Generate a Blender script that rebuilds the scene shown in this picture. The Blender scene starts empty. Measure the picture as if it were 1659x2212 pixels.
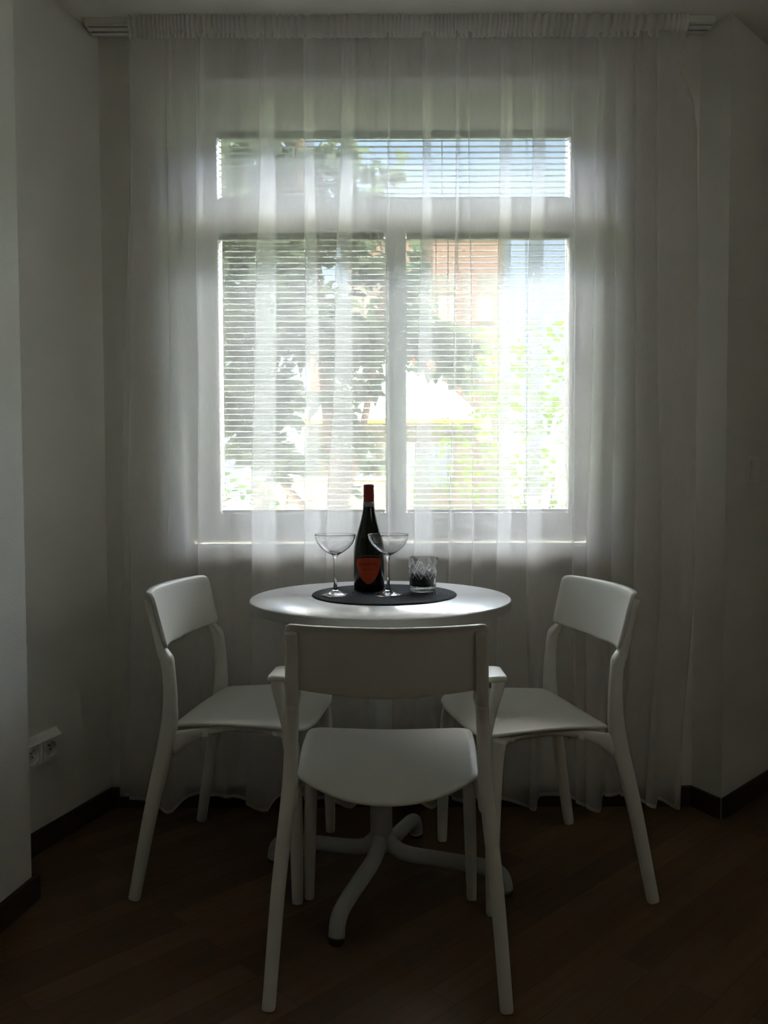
import bpy, bmesh, math, random
from mathutils import Vector, Matrix
random.seed(7)
PI = math.pi
S = bpy.context.scene
C = S.collection

# ------------------------------------------------------------------ camera
F_PX, CX, CY, H = 1800.0, 829.5, 1106.0, 1.066
PITCH, ROLL = math.radians(2.42), math.radians(-0.2)
cam_d = bpy.data.cameras.new('camera'); cam = bpy.data.objects.new('camera', cam_d); C.objects.link(cam)
cam_d.sensor_fit = 'VERTICAL'; cam_d.sensor_height = 36.0; cam_d.sensor_width = 27.0
cam_d.lens = F_PX / 2212 * 36.0
cam_d.clip_start = 0.02; cam_d.clip_end = 400
MC = Matrix.Rotation(PI/2 - PITCH, 4, 'X') @ Matrix.Rotation(ROLL, 4, 'Z')
cam.matrix_world = Matrix.Translation((0, 0, H)) @ MC
S.camera = cam

def at(px, py, Y):
    """point on the plane y=Y seen at photo pixel (px, py)"""
    d = MC.to_3x3() @ Vector(((px-CX)/F_PX, -(py-CY)/F_PX, -1))
    k = Y / d.y
    return Vector((d.x*k, Y, H + d.z*k))

# ------------------------------------------------------------------ world, sun, exposure
S.view_settings.view_transform = 'Standard'
S.view_settings.look = 'None'
S.view_settings.gamma = 1.0
S.view_settings.exposure = 1.98
S.view_settings.use_curve_mapping = False
S.cycles.max_bounces = 12
S.cycles.diffuse_bounces = 8
S.cycles.transmission_bounces = 12
S.cycles.transparent_max_bounces = 32
S.cycles.glossy_bounces = 6
S.cycles.caustics_reflective = False
S.cycles.sample_clamp_indirect = 6.0

SKY_LOW, SKY_HIGH = .36, 40.0      # dim low sky; unseen higher band added very bright to light the room
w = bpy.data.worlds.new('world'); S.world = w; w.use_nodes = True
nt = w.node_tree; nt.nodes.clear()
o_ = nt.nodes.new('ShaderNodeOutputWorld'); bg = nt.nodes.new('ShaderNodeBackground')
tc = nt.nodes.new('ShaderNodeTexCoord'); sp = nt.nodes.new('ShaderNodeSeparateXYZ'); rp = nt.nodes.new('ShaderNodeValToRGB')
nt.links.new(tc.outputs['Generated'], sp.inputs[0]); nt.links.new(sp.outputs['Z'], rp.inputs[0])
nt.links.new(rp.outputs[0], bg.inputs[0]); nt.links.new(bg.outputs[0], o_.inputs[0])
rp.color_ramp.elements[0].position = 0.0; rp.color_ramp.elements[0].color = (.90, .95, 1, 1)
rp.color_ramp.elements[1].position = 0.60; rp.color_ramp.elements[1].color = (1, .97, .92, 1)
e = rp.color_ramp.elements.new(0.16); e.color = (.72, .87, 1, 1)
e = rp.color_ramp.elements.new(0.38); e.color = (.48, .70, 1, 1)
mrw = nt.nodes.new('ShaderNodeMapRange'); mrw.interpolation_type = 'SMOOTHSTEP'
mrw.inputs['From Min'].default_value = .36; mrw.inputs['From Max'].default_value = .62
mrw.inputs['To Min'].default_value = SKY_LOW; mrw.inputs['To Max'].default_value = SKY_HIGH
mry = nt.nodes.new('ShaderNodeMapRange'); mry.interpolation_type = 'SMOOTHSTEP'   # keeps the added bright band on the garden side, facing the window
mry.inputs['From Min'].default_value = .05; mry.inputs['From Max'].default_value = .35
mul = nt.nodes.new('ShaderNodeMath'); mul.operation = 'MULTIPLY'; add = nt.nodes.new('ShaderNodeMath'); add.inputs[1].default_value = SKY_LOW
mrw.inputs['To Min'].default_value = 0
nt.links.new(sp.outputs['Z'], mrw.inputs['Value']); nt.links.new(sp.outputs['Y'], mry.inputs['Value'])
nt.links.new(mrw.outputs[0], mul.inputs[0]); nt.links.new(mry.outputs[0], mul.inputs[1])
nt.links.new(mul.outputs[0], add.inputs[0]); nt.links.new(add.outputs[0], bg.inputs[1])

sun_d = bpy.data.lights.new('sun', 'SUN'); sun = bpy.data.objects.new('sun', sun_d); C.objects.link(sun)
sun_d.energy = 2.5; sun_d.angle = math.radians(0.6); sun_d.color = (1, .93, .82)
sun.rotation_euler = Vector((0.35, 1.0, -1.05)).to_track_quat('-Z', 'Y').to_euler()
sun.location = (-3, -6, 9)

# sky portal in the window opening
pd = bpy.data.lights.new('window_daylight', 'AREA'); po = bpy.data.objects.new('window_daylight', pd); C.objects.link(po)
pd.shape = 'RECTANGLE'; pd.size = 1.36; pd.size_y = 1.5; pd.cycles.is_portal = True
po.location = (0.025, 2.97, 1.57); po.rotation_euler = (-PI/2, 0, 0)

pd2 = bpy.data.lights.new('side_fill_portal', 'AREA'); po2 = bpy.data.objects.new('side_fill_portal', pd2); C.objects.link(po2)  # sky portal for the opening added to brighten the right wall
pd2.shape = 'RECTANGLE'; pd2.size = .55; pd2.size_y = .55; pd2.cycles.is_portal = True
po2.location = (2.12, .275, 1.825); po2.rotation_euler = (0, PI/2, 0)

# ------------------------------------------------------------------ materials
def mat(name, col, rough=.5, spec=.5, metal=0, bump=0, bscale=80, var=0, vscale=3, coat=0):
    m = bpy.data.materials.new(name); m.use_nodes = True
    n = m.node_tree; b = n.nodes['Principled BSDF']
    b.inputs['Base Color'].default_value = (*col, 1); b.inputs['Roughness'].default_value = rough
    b.inputs['Specular IOR Level'].default_value = spec; b.inputs['Metallic'].default_value = metal
    b.inputs['Coat Weight'].default_value = coat
    tcn = n.nodes.new('ShaderNodeTexCoord')
    if bump:
        no = n.nodes.new('ShaderNodeTexNoise'); no.inputs['Scale'].default_value = bscale; no.inputs['Detail'].default_value = 4
        bu = n.nodes.new('ShaderNodeBump'); bu.inputs['Strength'].default_value = bump; bu.inputs['Distance'].default_value = .002
        n.links.new(tcn.outputs['Object'], no.inputs['Vector']); n.links.new(no.outputs[0], bu.inputs['Height'])
        n.links.new(bu.outputs[0], b.inputs['Normal'])
    if var:
        no = n.nodes.new('ShaderNodeTexNoise'); no.inputs['Scale'].default_value = vscale; no.inputs['Detail'].default_value = 5
        mx = n.nodes.new('ShaderNodeMix'); mx.data_type = 'RGBA'
        mx.inputs['A'].default_value = (*[c*(1-var) for c in col], 1); mx.inputs['B'].default_value = (*[min(1, c*(1+var)) for c in col], 1)
        n.links.new(tcn.outputs['Object'], no.inputs['Vector']); n.links.new(no.outputs[0], mx.inputs['Factor'])
        n.links.new(mx.outputs['Result'], b.inputs['Base Color'])
    return m

M = {}
M['wall'] = mat('wall_paint', (.74, .72, .67), .85, .2, bump=.35, bscale=140, var=.015)
M['ceiling'] = mat('ceiling_paint', (.78, .76, .71), .9, .2, bump=.2, bscale=120)
M['skirting'] = mat('brown_skirting', (.055, .034, .020), .5, .3, var=.25, vscale=12)
M['pvc'] = mat('white_window_pvc', (.82, .82, .81), .45, .3)
M['sill'] = mat('white_window_sill', (.80, .80, .79), .35, .5)
M['chair'] = mat('white_chair_plastic', (.72, .71, .66), .42, .45, bump=.06, bscale=400)
M['top'] = mat('white_laminate', (.78, .78, .79), .22, .5)
M['edge'] = mat('grey_white_edge_band', (.42, .41, .39), .5, .4)
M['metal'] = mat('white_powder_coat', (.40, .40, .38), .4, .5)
M['plastic'] = mat('white_socket_plastic', (.78, .77, .73), .35, .5)
M['dark'] = mat('dark_hole', (.01, .01, .01), .6)
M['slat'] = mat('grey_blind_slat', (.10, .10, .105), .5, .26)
M['cord'] = mat('white_blind_cord', (.75, .75, .73), .7)
M['rail'] = mat('white_curtain_rail', (.72, .71, .67), .45)
M['facade'] = mat('facade_render', (.7, .68, .62), .9, .1, var=.05)

# floor: narrow oak strips laid at 45 degrees
def floor_mat():
    m = bpy.data.materials.new('brown_wood_strip_floor'); m.use_nodes = True
    n = m.node_tree; b = n.nodes['Principled BSDF']
    t = n.nodes.new('ShaderNodeTexCoord'); mp = n.nodes.new('ShaderNodeMapping')
    mp.inputs['Rotation'].default_value = (0, 0, math.radians(-44))
    n.links.new(t.outputs['Object'], mp.inputs[0])
    br = n.nodes.new('ShaderNodeTexBrick'); br.offset = .37; br.inputs['Scale'].default_value = 1
    br.inputs['Brick Width'].default_value = .62; br.inputs['Row Height'].default_value = .072
    br.inputs['Mortar Size'].default_value = .0006; br.inputs['Mortar Smooth'].default_value = .3
    br.inputs['Color1'].default_value = (.165, .098, .048, 1); br.inputs['Color2'].default_value = (.098, .055, .026, 1)
    br.inputs['Mortar'].default_value = (.03, .015, .008, 1)
    n.links.new(mp.outputs[0], br.inputs['Vector'])
    m2 = n.nodes.new('ShaderNodeMapping'); m2.inputs['Scale'].default_value = (3, 55, 1)
    n.links.new(mp.outputs[0], m2.inputs[0])
    no = n.nodes.new('ShaderNodeTexNoise'); no.inputs['Scale'].default_value = 1.2; no.inputs['Detail'].default_value = 6
    n.links.new(m2.outputs[0], no.inputs['Vector'])
    mx = n.nodes.new('ShaderNodeMix'); mx.data_type = 'RGBA'; mx.blend_type = 'MULTIPLY'; mx.inputs['Factor'].default_value = .75
    cr = n.nodes.new('ShaderNodeValToRGB'); cr.color_ramp.elements[0].color = (.45, .42, .40, 1); cr.color_ramp.elements[1].color = (1.3, 1.25, 1.2, 1)
    n.links.new(no.outputs[0], cr.inputs[0]); n.links.new(br.outputs[0], mx.inputs['A']); n.links.new(cr.outputs[0], mx.inputs['B'])
    n.links.new(mx.outputs['Result'], b.inputs['Base Color'])
    b.inputs['Roughness'].default_value = .42; b.inputs['Specular IOR Level'].default_value = .3
    return m
M['floor'] = floor_mat()

def glass_mat(name, tint=(1, 1, 1), rough=0, ior=1.48):
    m = bpy.data.materials.new(name); m.use_nodes = True
    n = m.node_tree; b = n.nodes['Principled BSDF']
    b.inputs['Base Color'].default_value = (*tint, 1); b.inputs['Roughness'].default_value = rough
    b.inputs['Transmission Weight'].default_value = 1; b.inputs['IOR'].default_value = ior
    return m
M['crystal'] = glass_mat('clear_drinking_glass')
M['green_glass'] = mat('dark_green_bottle_glass', (.006, .009, .004), .06, .6)

def pane_mat():
    m = bpy.data.materials.new('window_pane_glass'); m.use_nodes = True
    n = m.node_tree; n.nodes.clear()
    o = n.nodes.new('ShaderNodeOutputMaterial'); mx = n.nodes.new('ShaderNodeMixShader')
    tr = n.nodes.new('ShaderNodeBsdfTransparent'); tr.inputs[0].default_value = (.97, .98, .975, 1)
    gl = n.nodes.new('ShaderNodeBsdfGlossy'); gl.inputs['Roughness'].default_value = .02
    fr = n.nodes.new('ShaderNodeFresnel'); fr.inputs[0].default_value = 1.3
    n.links.new(fr.outputs[0], mx.inputs[0]); n.links.new(tr.outputs[0], mx.inputs[1]); n.links.new(gl.outputs[0], mx.inputs[2])
    n.links.new(mx.outputs[0], o.inputs[0]); return m
M['pane'] = pane_mat()

def sheer_mat(name, cover, col=(.93, .92, .91)):
    m = bpy.data.materials.new(name); m.use_nodes = True
    n = m.node_tree; n.nodes.clear()
    o = n.nodes.new('ShaderNodeOutputMaterial'); mx = n.nodes.new('ShaderNodeMixShader'); m2 = n.nodes.new('ShaderNodeMixShader')
    tr = n.nodes.new('ShaderNodeBsdfTransparent')
    df = n.nodes.new('ShaderNodeBsdfDiffuse'); tl = n.nodes.new('ShaderNodeBsdfTranslucent')
    df.inputs[0].default_value = (*col, 1); tl.inputs[0].default_value = (*col, 1)
    # fine vertical thread variation of the weave
    t = n.nodes.new('ShaderNodeTexCoord'); mp = n.nodes.new('ShaderNodeMapping'); mp.inputs['Scale'].default_value = (220, 220, 6)
    no = n.nodes.new('ShaderNodeTexNoise'); no.inputs['Detail'].default_value = 2
    mr = n.nodes.new('ShaderNodeMapRange'); mr.inputs['To Min'].default_value = cover-.05; mr.inputs['To Max'].default_value = cover+.05
    n.links.new(t.outputs['Object'], mp.inputs[0]); n.links.new(mp.outputs[0], no.inputs['Vector']); n.links.new(no.outputs[0], mr.inputs['Value'])
    n.links.new(mr.outputs[0], mx.inputs[0])
    m2.inputs[0].default_value = .68
    n.links.new(df.outputs[0], m2.inputs[1]); n.links.new(tl.outputs[0], m2.inputs[2])
    n.links.new(tr.outputs[0], mx.inputs[1]); n.links.new(m2.outputs[0], mx.inputs[2])
    n.links.new(mx.outputs[0], o.inputs[0]); return m
M['sheer'] = sheer_mat('white_sheer_voile', .38)
M['sheer_tape'] = sheer_mat('white_gathered_tape', .62)
M['sheer_hem'] = sheer_mat('white_sheer_hem', .6)

# ------------------------------------------------------------------ mesh helpers
def link(name, bm, m, parent=None, smooth=False, props=None):
    me = bpy.data.meshes.new(name); bm.to_mesh(me); bm.free()
    if isinstance(m, (list, tuple)):
        for q in m: me.materials.append(q)
    else: me.materials.append(m)
    o = bpy.data.objects.new(name, me); C.objects.link(o)
    if smooth:
        for p in me.polygons: p.use_smooth = True
    if parent is not None: o.parent = parent
    for k, v in (props or {}).items(): o[k] = v
    return o

def thing(name, label, cat, loc=(0, 0, 0), rz=0, group=None):
    o = bpy.data.objects.new(name, None); C.objects.link(o); o.empty_display_size = .05
    o.location = loc; o.rotation_euler = (0, 0, rz); o['label'] = label; o['category'] = cat
    if group: o['group'] = group
    return o
def tag(o, label, cat, group=None):
    o['label'] = label; o['category'] = cat
    if group: o['group'] = group
    return o
def struct(name, bm, m, smooth=False): return link(name, bm, m, None, smooth, {'kind': 'structure'})

def add_box(bm, x0, x1, y0, y1, z0, z1, mi=0):
    v = [bm.verts.new((x, y, z)) for z in (z0, z1) for y in (y0, y1) for x in (x0, x1)]
    for f in ((0, 2, 3, 1), (4, 5, 7, 6), (0, 1, 5, 4), (2, 6, 7, 3), (0, 4, 6, 2), (1, 3, 7, 5)):
        q = bm.faces.new([v[i] for i in f]); q.material_index = mi
def box(*a):
    bm = bmesh.new(); add_box(bm, *a); return bm
def bevel_all(bm, off, seg=2):
    bmesh.ops.bevel(bm, geom=list(bm.edges), offset=off, segments=seg, affect='EDGES', clamp_overlap=True); return bm

def add_prism(bm, pts, z0, z1):
    a = [bm.verts.new((x, y, z0)) for x, y in pts]; b = [bm.verts.new((x, y, z1)) for x, y in pts]
    n = len(pts)
    for i in range(n): bm.faces.new((a[i], a[(i+1) % n], b[(i+1) % n], b[i]))
    bm.faces.new(list(reversed(a))); bm.faces.new(b)
    bmesh.ops.recalc_face_normals(bm, faces=bm.faces)
def prism(pts, z0, z1):
    bm = bmesh.new(); add_prism(bm, pts, z0, z1); return bm

def add_lathe(bm, prof, seg=48, close=False, cx=0, cy=0):
    rings = []
    for r, z in prof:
        if r < 1e-6: rings.append([bm.verts.new((cx, cy, z))])
        else: rings.append([bm.verts.new((cx+r*math.cos(2*PI*i/seg), cy+r*math.sin(2*PI*i/seg), z)) for i in range(seg)])
    pairs = list(zip(rings, rings[1:]))
    if close: pairs.append((rings[-1], rings[0]))
    for a, b in pairs:
        for i in range(seg):
            j = (i+1) % seg
            if len(a) == 1 and len(b) == 1: continue
            if len(a) == 1: bm.faces.new((a[0], b[j], b[i]))
            elif len(b) == 1: bm.faces.new((a[i], a[j], b[0]))
            else: bm.faces.new((a[i], a[j], b[j], b[i]))
    bmesh.ops.recalc_face_normals(bm, faces=bm.faces)
def lathe(prof, seg=48, close=False):
    bm = bmesh.new(); add_lathe(bm, prof, seg, close); return bm

def catmull(P, n=6):
    P = [tuple(p) for p in P]; out = []
    Q = [P[0]] + P + [P[-1]]
    for i in range(1, len(Q)-2):
        p0, p1, p2, p3 = Q[i-1:i+3]
        for k in range(n):
            t = k/n
            out.append(tuple(.5*((2*b) + (-a+c)*t + (2*a-5*b+4*c-d)*t*t + (-a+3*b-3*c+d)*t**3) for a, b, c, d in zip(p0, p1, p2, p3)))
    out.append(P[-1]); return out

def add_sweep(bm, path, side=(1, 0, 0), seg=16, n=6, pw=2.6, round_end=True):
    """path nodes (x, y, z, ra, rb); ra along side axis, rb across it. superelliptic tube"""
    pts = catmull(path, n) if n > 1 else [tuple(p) for p in path]
    P = [Vector(p[:3]) for p in pts]; rings = []; side = Vector(side).normalized()
    fr = []
    for i, p in enumerate(P):
        t = (P[min(i+1, len(P)-1)] - P[max(i-1, 0)]).normalized()
        u = (side - t*side.dot(t)).normalized(); v = t.cross(u).normalized()
        fr.append((p, t, u, v, pts[i][3], pts[i][4]))
    if round_end:
        p, t, u, v, ra, rb = fr[0]; e0 = min(ra, rb)*.35
        fr = [(p, t, u, v, ra*.72, rb*.72), (p+t*e0*.35, t, u, v, ra*.93, rb*.93)] + [(fr[0][0]+t*e0, *fr[0][1:])] + fr[1:]
        p, t, u, v, ra, rb = fr[-1]; e0 = min(ra, rb)*.35
        fr = fr[:-1] + [(p-t*e0, t, u, v, ra, rb), (p-t*e0*.35, t, u, v, ra*.93, rb*.93), (p, t, u, v, ra*.72, rb*.72)]
    for p, t, u, v, ra, rb in fr:
        ring = []
        for k in range(seg):
            a = 2*PI*k/seg; c, s = math.cos(a), math.sin(a)
            ring.append(bm.verts.new(p + u*ra*math.copysign(abs(c)**(2/pw), c) + v*rb*math.copysign(abs(s)**(2/pw), s)))
        rings.append(ring)
    for a, b in zip(rings, rings[1:]):
        for k in range(seg): bm.faces.new((a[k], a[(k+1) % seg], b[(k+1) % seg], b[k]))
    bm.faces.new(list(reversed(rings[0]))); bm.faces.new(rings[-1])
    bmesh.ops.recalc_face_normals(bm, faces=bm.faces)
def sweep(path, **k):
    bm = bmesh.new(); add_sweep(bm, path, **k); return bm
def tube(path, r, **k): return sweep([(*p, r, r) for p in path], pw=2, **k)

def sheet(outline, zf, thick, rings=12, soft=.0025, axes=None):
    """slab from a closed outline, radial grid, surface height zf(x, y)"""
    bm = bmesh.new(); n = len(outline)
    cx = sum(p[0] for p in outline)/n; cy = sum(p[1] for p in outline)/n
    def layer(off, shrink):
        c = bm.verts.new((cx, cy, zf(cx, cy)+off)); rs = []
        for r in range(1, rings+1):
            k = r/rings
            ring = []
            for x, y in outline:
                dx, dy = x-cx, y-cy; L = math.hypot(dx, dy); kk = k*(1-shrink/L) if L > 0 else k
                X, Y = cx+dx*kk, cy+dy*kk
                ring.append(bm.verts.new((X, Y, zf(X, Y)+off)))
            rs.append(ring)
        return c, rs
    ct, rt = layer(0, soft); cb, rb = layer(-thick, soft)
    ed1 = [bm.verts.new((x, y, zf(x, y)-soft)) for x, y in outline]
    ed2 = [bm.verts.new((x, y, zf(x, y)-thick+soft)) for x, y in outline]
    for i in range(n):
        j = (i+1) % n
        bm.faces.new((ct, rt[0][i], rt[0][j])); bm.faces.new((cb, rb[0][j], rb[0][i]))
        for a, b in zip(rt, rt[1:]): bm.faces.new((a[i], b[i], b[j], a[j]))
        for a, b in zip(rb, rb[1:]): bm.faces.new((a[j], b[j], b[i], a[i]))
        bm.faces.new((rt[-1][i], ed1[i], ed1[j], rt[-1][j])); bm.faces.new((ed1[i], ed2[i], ed2[j], ed1[j]))
        bm.faces.new((ed2[i], rb[-1][i], rb[-1][j], ed2[j]))
    bmesh.ops.recalc_face_normals(bm, faces=bm.faces)
    return bm

def rounded(pts, rad, seg=6):
    """round the corners of a closed polygon, rad per corner"""
    out = []; n = len(pts)
    for i in range(n):
        p = Vector(pts[i]); a = Vector(pts[i-1]); b = Vector(pts[(i+1) % n]); r = rad[i]
        if r <= 0: out.append(tuple(p)); continue
        d1 = (a-p); d2 = (b-p); r1 = min(r, d1.length*.48); r2 = min(r, d2.length*.48)
        s = p + d1.normalized()*r1; e = p + d2.normalized()*r2
        for k in range(seg+1):
            t = k/seg; out.append(tuple(s*(1-t)**2 + p*2*t*(1-t) + e*t*t))
    return out

# ------------------------------------------------------------------ room shell
ZC = 2.445; WB = 2.66
LW = (-.888, WB); LM = (-1.078, 2.06); LN = (-.888, 2.06); LF = (-1.60, -2.4)
RW = (.993, WB); RC = (1.045, 2.55); RE = (1.90, 3.377)
WX0, WX1, WZ0, WZ1 = -.630, .672, .845, 2.312     # window opening

bm = bmesh.new()
add_prism(bm, [(-1.9, -2.6), (2.1, -2.6), (2.1, 3.6), (1.9, 3.55), (1.15, 2.95), (-1.9, 2.95)], -.12, 0)
struct('floor', bm, M['floor'])
bm = bmesh.new()
add_prism(bm, [(-1.9, -2.6), (2.1, -2.6), (2.1, 3.6), (1.9, 3.55), (1.15, 2.95), (-1.9, 2.95)], ZC, ZC+.14)
struct('ceiling', bm, M['ceiling'])
bm = bmesh.new()
add_box(bm, LW[0]-.0, WX0, WB, 2.95, 0, ZC); add_box(bm, WX1, RW[0], WB, 2.95, 0, ZC)
add_box(bm, WX0, WX1, WB, 2.95, 0, WZ0-.04); add_box(bm, WX0, WX1, WB, 2.95, WZ1, ZC)
bmesh.ops.remove_doubles(bm, verts=bm.verts, dist=1e-5)
struct('wall_back', bm, M['wall'])
struct('wall_left', prism([LW, LM, (-1.35, 2.06), (-1.35, 2.95), (LW[0], 2.95)], 0, ZC), M['wall'])
bm = prism([LN, LF, (-1.9, -2.4), (-1.9, 2.06)], 0, ZC); bevel_all(bm, .006, 2)
struct('wall_left_front', bm, M['wall'])
struct('wall_right', prism([RW, RC, RE, (1.9, 3.55), (1.15, 2.95), (RW[0], 2.95)], 0, ZC), M['wall'])
bm = bmesh.new()      # with an added unseen opening beside the camera that lets in fill light
add_box(bm, 1.9, 2.1, -2.4, 0, 0, ZC); add_box(bm, 1.9, 2.1, .55, 3.6, 0, ZC)
add_box(bm, 1.9, 2.1, 0, .55, 0, 1.55); add_box(bm, 1.9, 2.1, 0, .55, 2.1, ZC)
struct('wall_right_side', bm, M['wall'])
bm = bmesh.new()
add_box(bm, -1.9, 2.1, -2.6, -2.4, 0, ZC)
struct('wall_rear', bm, M['wall'])
# outer facade, extended upward by an added unseen slab that shades the garden
bm = bmesh.new()
add_box(bm, -9, 3.5, 2.60, 2.95, ZC+.14, 7.2); add_box(bm, -9, -1.35, 2.8, 2.95, -1.05, ZC+.14)
add_box(bm, -1.35, 1.15, 2.8, 2.95, -1.05, -.12)
struct('wall_outside', bm, M['facade'])

# baseboards
def board(name, a, b, h=.065, t=.014, flip=1):
    a = Vector(a); b = Vector(b); d = (b-a).normalized(); n = Vector((-d.y, d.x))*flip*t
    bm = prism([tuple(a), tuple(b), tuple(b+n), tuple(a+n)], 0, h); struct(name, bevel_all(bm, .002, 1), M['skirting'])
board('baseboard_back', (LW[0], WB), (RW[0], WB), flip=-1)
board('baseboard_left', LW, LM, flip=1)
board('baseboard_left_front', (LN[0]+.001, LN[1]+.014), LF, flip=1)
board('baseboard_left_return', (-1.07, 2.06), (LN[0]+.012, 2.06), flip=1)
board('baseboard_right_corner', RW, RC, flip=-1)
board('baseboard_right', RC, RE, flip=-1)

# ------------------------------------------------------------------ window
win = bpy.data.objects.new('window_1', None); C.objects.link(win); win['kind'] = 'structure'
FY0, FY1 = 2.785, 2.86
gz = dict(t0=1.977, t1=2.203, l0=.945, l1=1.871)
GX0, GX1, MX0, MX1 = -.545, .616, .006, .075
def wpart(name, bm, m, parent=win): return link(name, bm, m, parent)
bm = bmesh.new()
add_box(bm, WX0, WX0+.040, FY0, FY1, WZ0, WZ1); add_box(bm, WX1-.028, WX1, FY0, FY1, WZ0, WZ1)
add_box(bm, WX0+.04, WX1-.028, FY0, FY1, WZ1-.05, WZ1); add_box(bm, WX0+.04, WX1-.028, FY0, FY1, WZ0, WZ0+.035)
add_box(bm, WX0+.04, WX1-.028, FY0+.004, FY1, 1.905, 1.945)
add_box(bm, (MX0+MX1)/2-.022, (MX0+MX1)/2+.022, FY0+.002, FY1, WZ0+.035, 1.905)
add_box(bm, (MX0+MX1)/2-.010, (MX0+MX1)/2+.010, FY0-.018, FY0+.002, WZ0+.04, 1.90)
wpart('window_frame', bm, M['pvc'])
def sash(x0, x1, z0, z1, gx0, gx1, gz0, gz1):
    bm = bmesh.new(); y0, y1 = FY0-.012, FY1-.006
    add_box(bm, x0, gx0, y0, y1, z0, z1); add_box(bm, gx1, x1, y0, y1, z0, z1)
    add_box(bm, gx0, gx1, y0, y1, z0, gz0); add_box(bm, gx0, gx1, y0, y1, gz1, z1)
    s = wpart('sash', bm, M['pvc'])
    wpart('pane', box(gx0, gx1, 2.838, 2.842, gz0, gz1), M['pane'], s)
    return s
sash(WX0+.036, WX1-.024, 1.942, WZ1-.046, GX0, GX1, gz['t0'], gz['t1'])
sash(WX0+.036, (MX0+MX1)/2-.002, WZ0+.031, 1.908, GX0, MX0, gz['l0'], gz['l1'])
s2 = sash((MX0+MX1)/2+.002, WX1-.024, WZ0+.031, 1.908, MX1, GX1, gz['l0'], gz['l1'])
# handle on the right sash
hx = .640
bm = bmesh.new(); add_box(bm, hx-.014, hx+.014, FY0-.024, FY0-.012, 1.42, 1.49); bevel_all(bm, .003, 2)
add_sweep(bm, [(hx, FY0-.022, 1.455, .009, .009), (hx, FY0-.045, 1.455, .009, .009), (hx, FY0-.056, 1.448, .010, .008), (hx, FY0-.056, 1.40, .010, .007), (hx, FY0-.054, 1.335, .009, .006)], n=4)
link('handle', bm, mat('grey_handle', (.45, .45, .44), .35), s2, True)
# sill
bm = bmesh.new(); add_box(bm, WX0-.0, WX1-.0, 2.628, FY0-.002, WZ0-.04, WZ0); bevel_all(bm, .004, 2)
wpart('window_sill', bm, M['sill'])

# venetian blinds, one on each glazed light
def blind(x0, x1, z0, z1, label, cords):
    t = thing('venetian_blind', label, 'blind', ((x0+x1)/2, 2.80, z0), 0, 'venetian blinds inside the window frame')
    L = x1-x0-.006; hgt = z1-z0; hw = L/2
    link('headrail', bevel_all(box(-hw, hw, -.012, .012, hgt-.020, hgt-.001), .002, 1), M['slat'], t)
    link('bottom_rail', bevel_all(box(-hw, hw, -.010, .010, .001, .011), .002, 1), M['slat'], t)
    bm = bmesh.new(); z = .024; tilt = math.radians(9)
    while z < hgt-.026:
        prev = None
        for k in range(5):
            s = -1+2*k/4; y = s*.0118; zz = z + y*math.tan(tilt) + .0012*(1-s*s)
            cur = [bm.verts.new((x, y, zz)) for x in (-hw+.001, hw-.001)]
            if prev: bm.faces.new((prev[0], prev[1], cur[1], cur[0]))
            prev = cur
        z += .0192
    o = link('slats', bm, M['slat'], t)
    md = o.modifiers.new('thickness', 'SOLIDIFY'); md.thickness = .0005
    for cxx in cords:
        bm = bmesh.new()
        for yy in (-.0135, .0135): add_box(bm, cxx-.0008, cxx+.0008, yy-.0006, yy+.0006, .01, hgt-.01)
        link('ladder_cord', bm, M['cord'], t)
    return t
b1 = blind(GX0, GX1, gz['t0'], gz['t1'], 'wide short white venetian blind in the top light above the window crossbar', (-.44, -.16, .16, .44))
b2 = blind(GX0, MX0, gz['l0'], gz['l1'], 'tall white venetian blind in the left pane, behind the wine bottle', (-.135, .13))
b3 = blind(MX1, GX1, gz['l0'], gz['l1'], 'tall white venetian blind in the right pane beside the window handle', (-.13, .13))
bm = bmesh.new(); add_box(bm, -.172, -.170, -.0155, -.0145, .18, .9)
link('pull_cord', bm, M['cord'], b3)

# ------------------------------------------------------------------ curtain rail and sheer curtain
RY = 2.590
xl, xr = at(178, 52, 2.58).x+.014, at(1556, 50, 2.58).x-.024
cr = thing('curtain_rail', 'long white two channel curtain rail fixed to the ceiling above the window', 'curtain rail', ((xl+xr)/2, RY, ZC))
hw = (xr-xl)/2
bm = bmesh.new(); add_box(bm, -hw, hw, -.032, .034, -.002, 0)
for a, b in ((-.032, -.0295), (.0315, .034), (-.003, 0)): add_box(bm, -hw, hw, a, b, -.019, -.002)
for a, b in ((-.032, -.020), (-.012, .009), (.017, .034)): add_box(bm, -hw, hw, a, b, -.0205, -.0185)
link('track', bm, M['rail'], cr)
for sx in (-1, 1):
    link('end_cap', bevel_all(box(sx*hw-.002, sx*hw+.002, -.033, .035, -.021, 0), .001, 1), M['rail'], cr)

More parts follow.
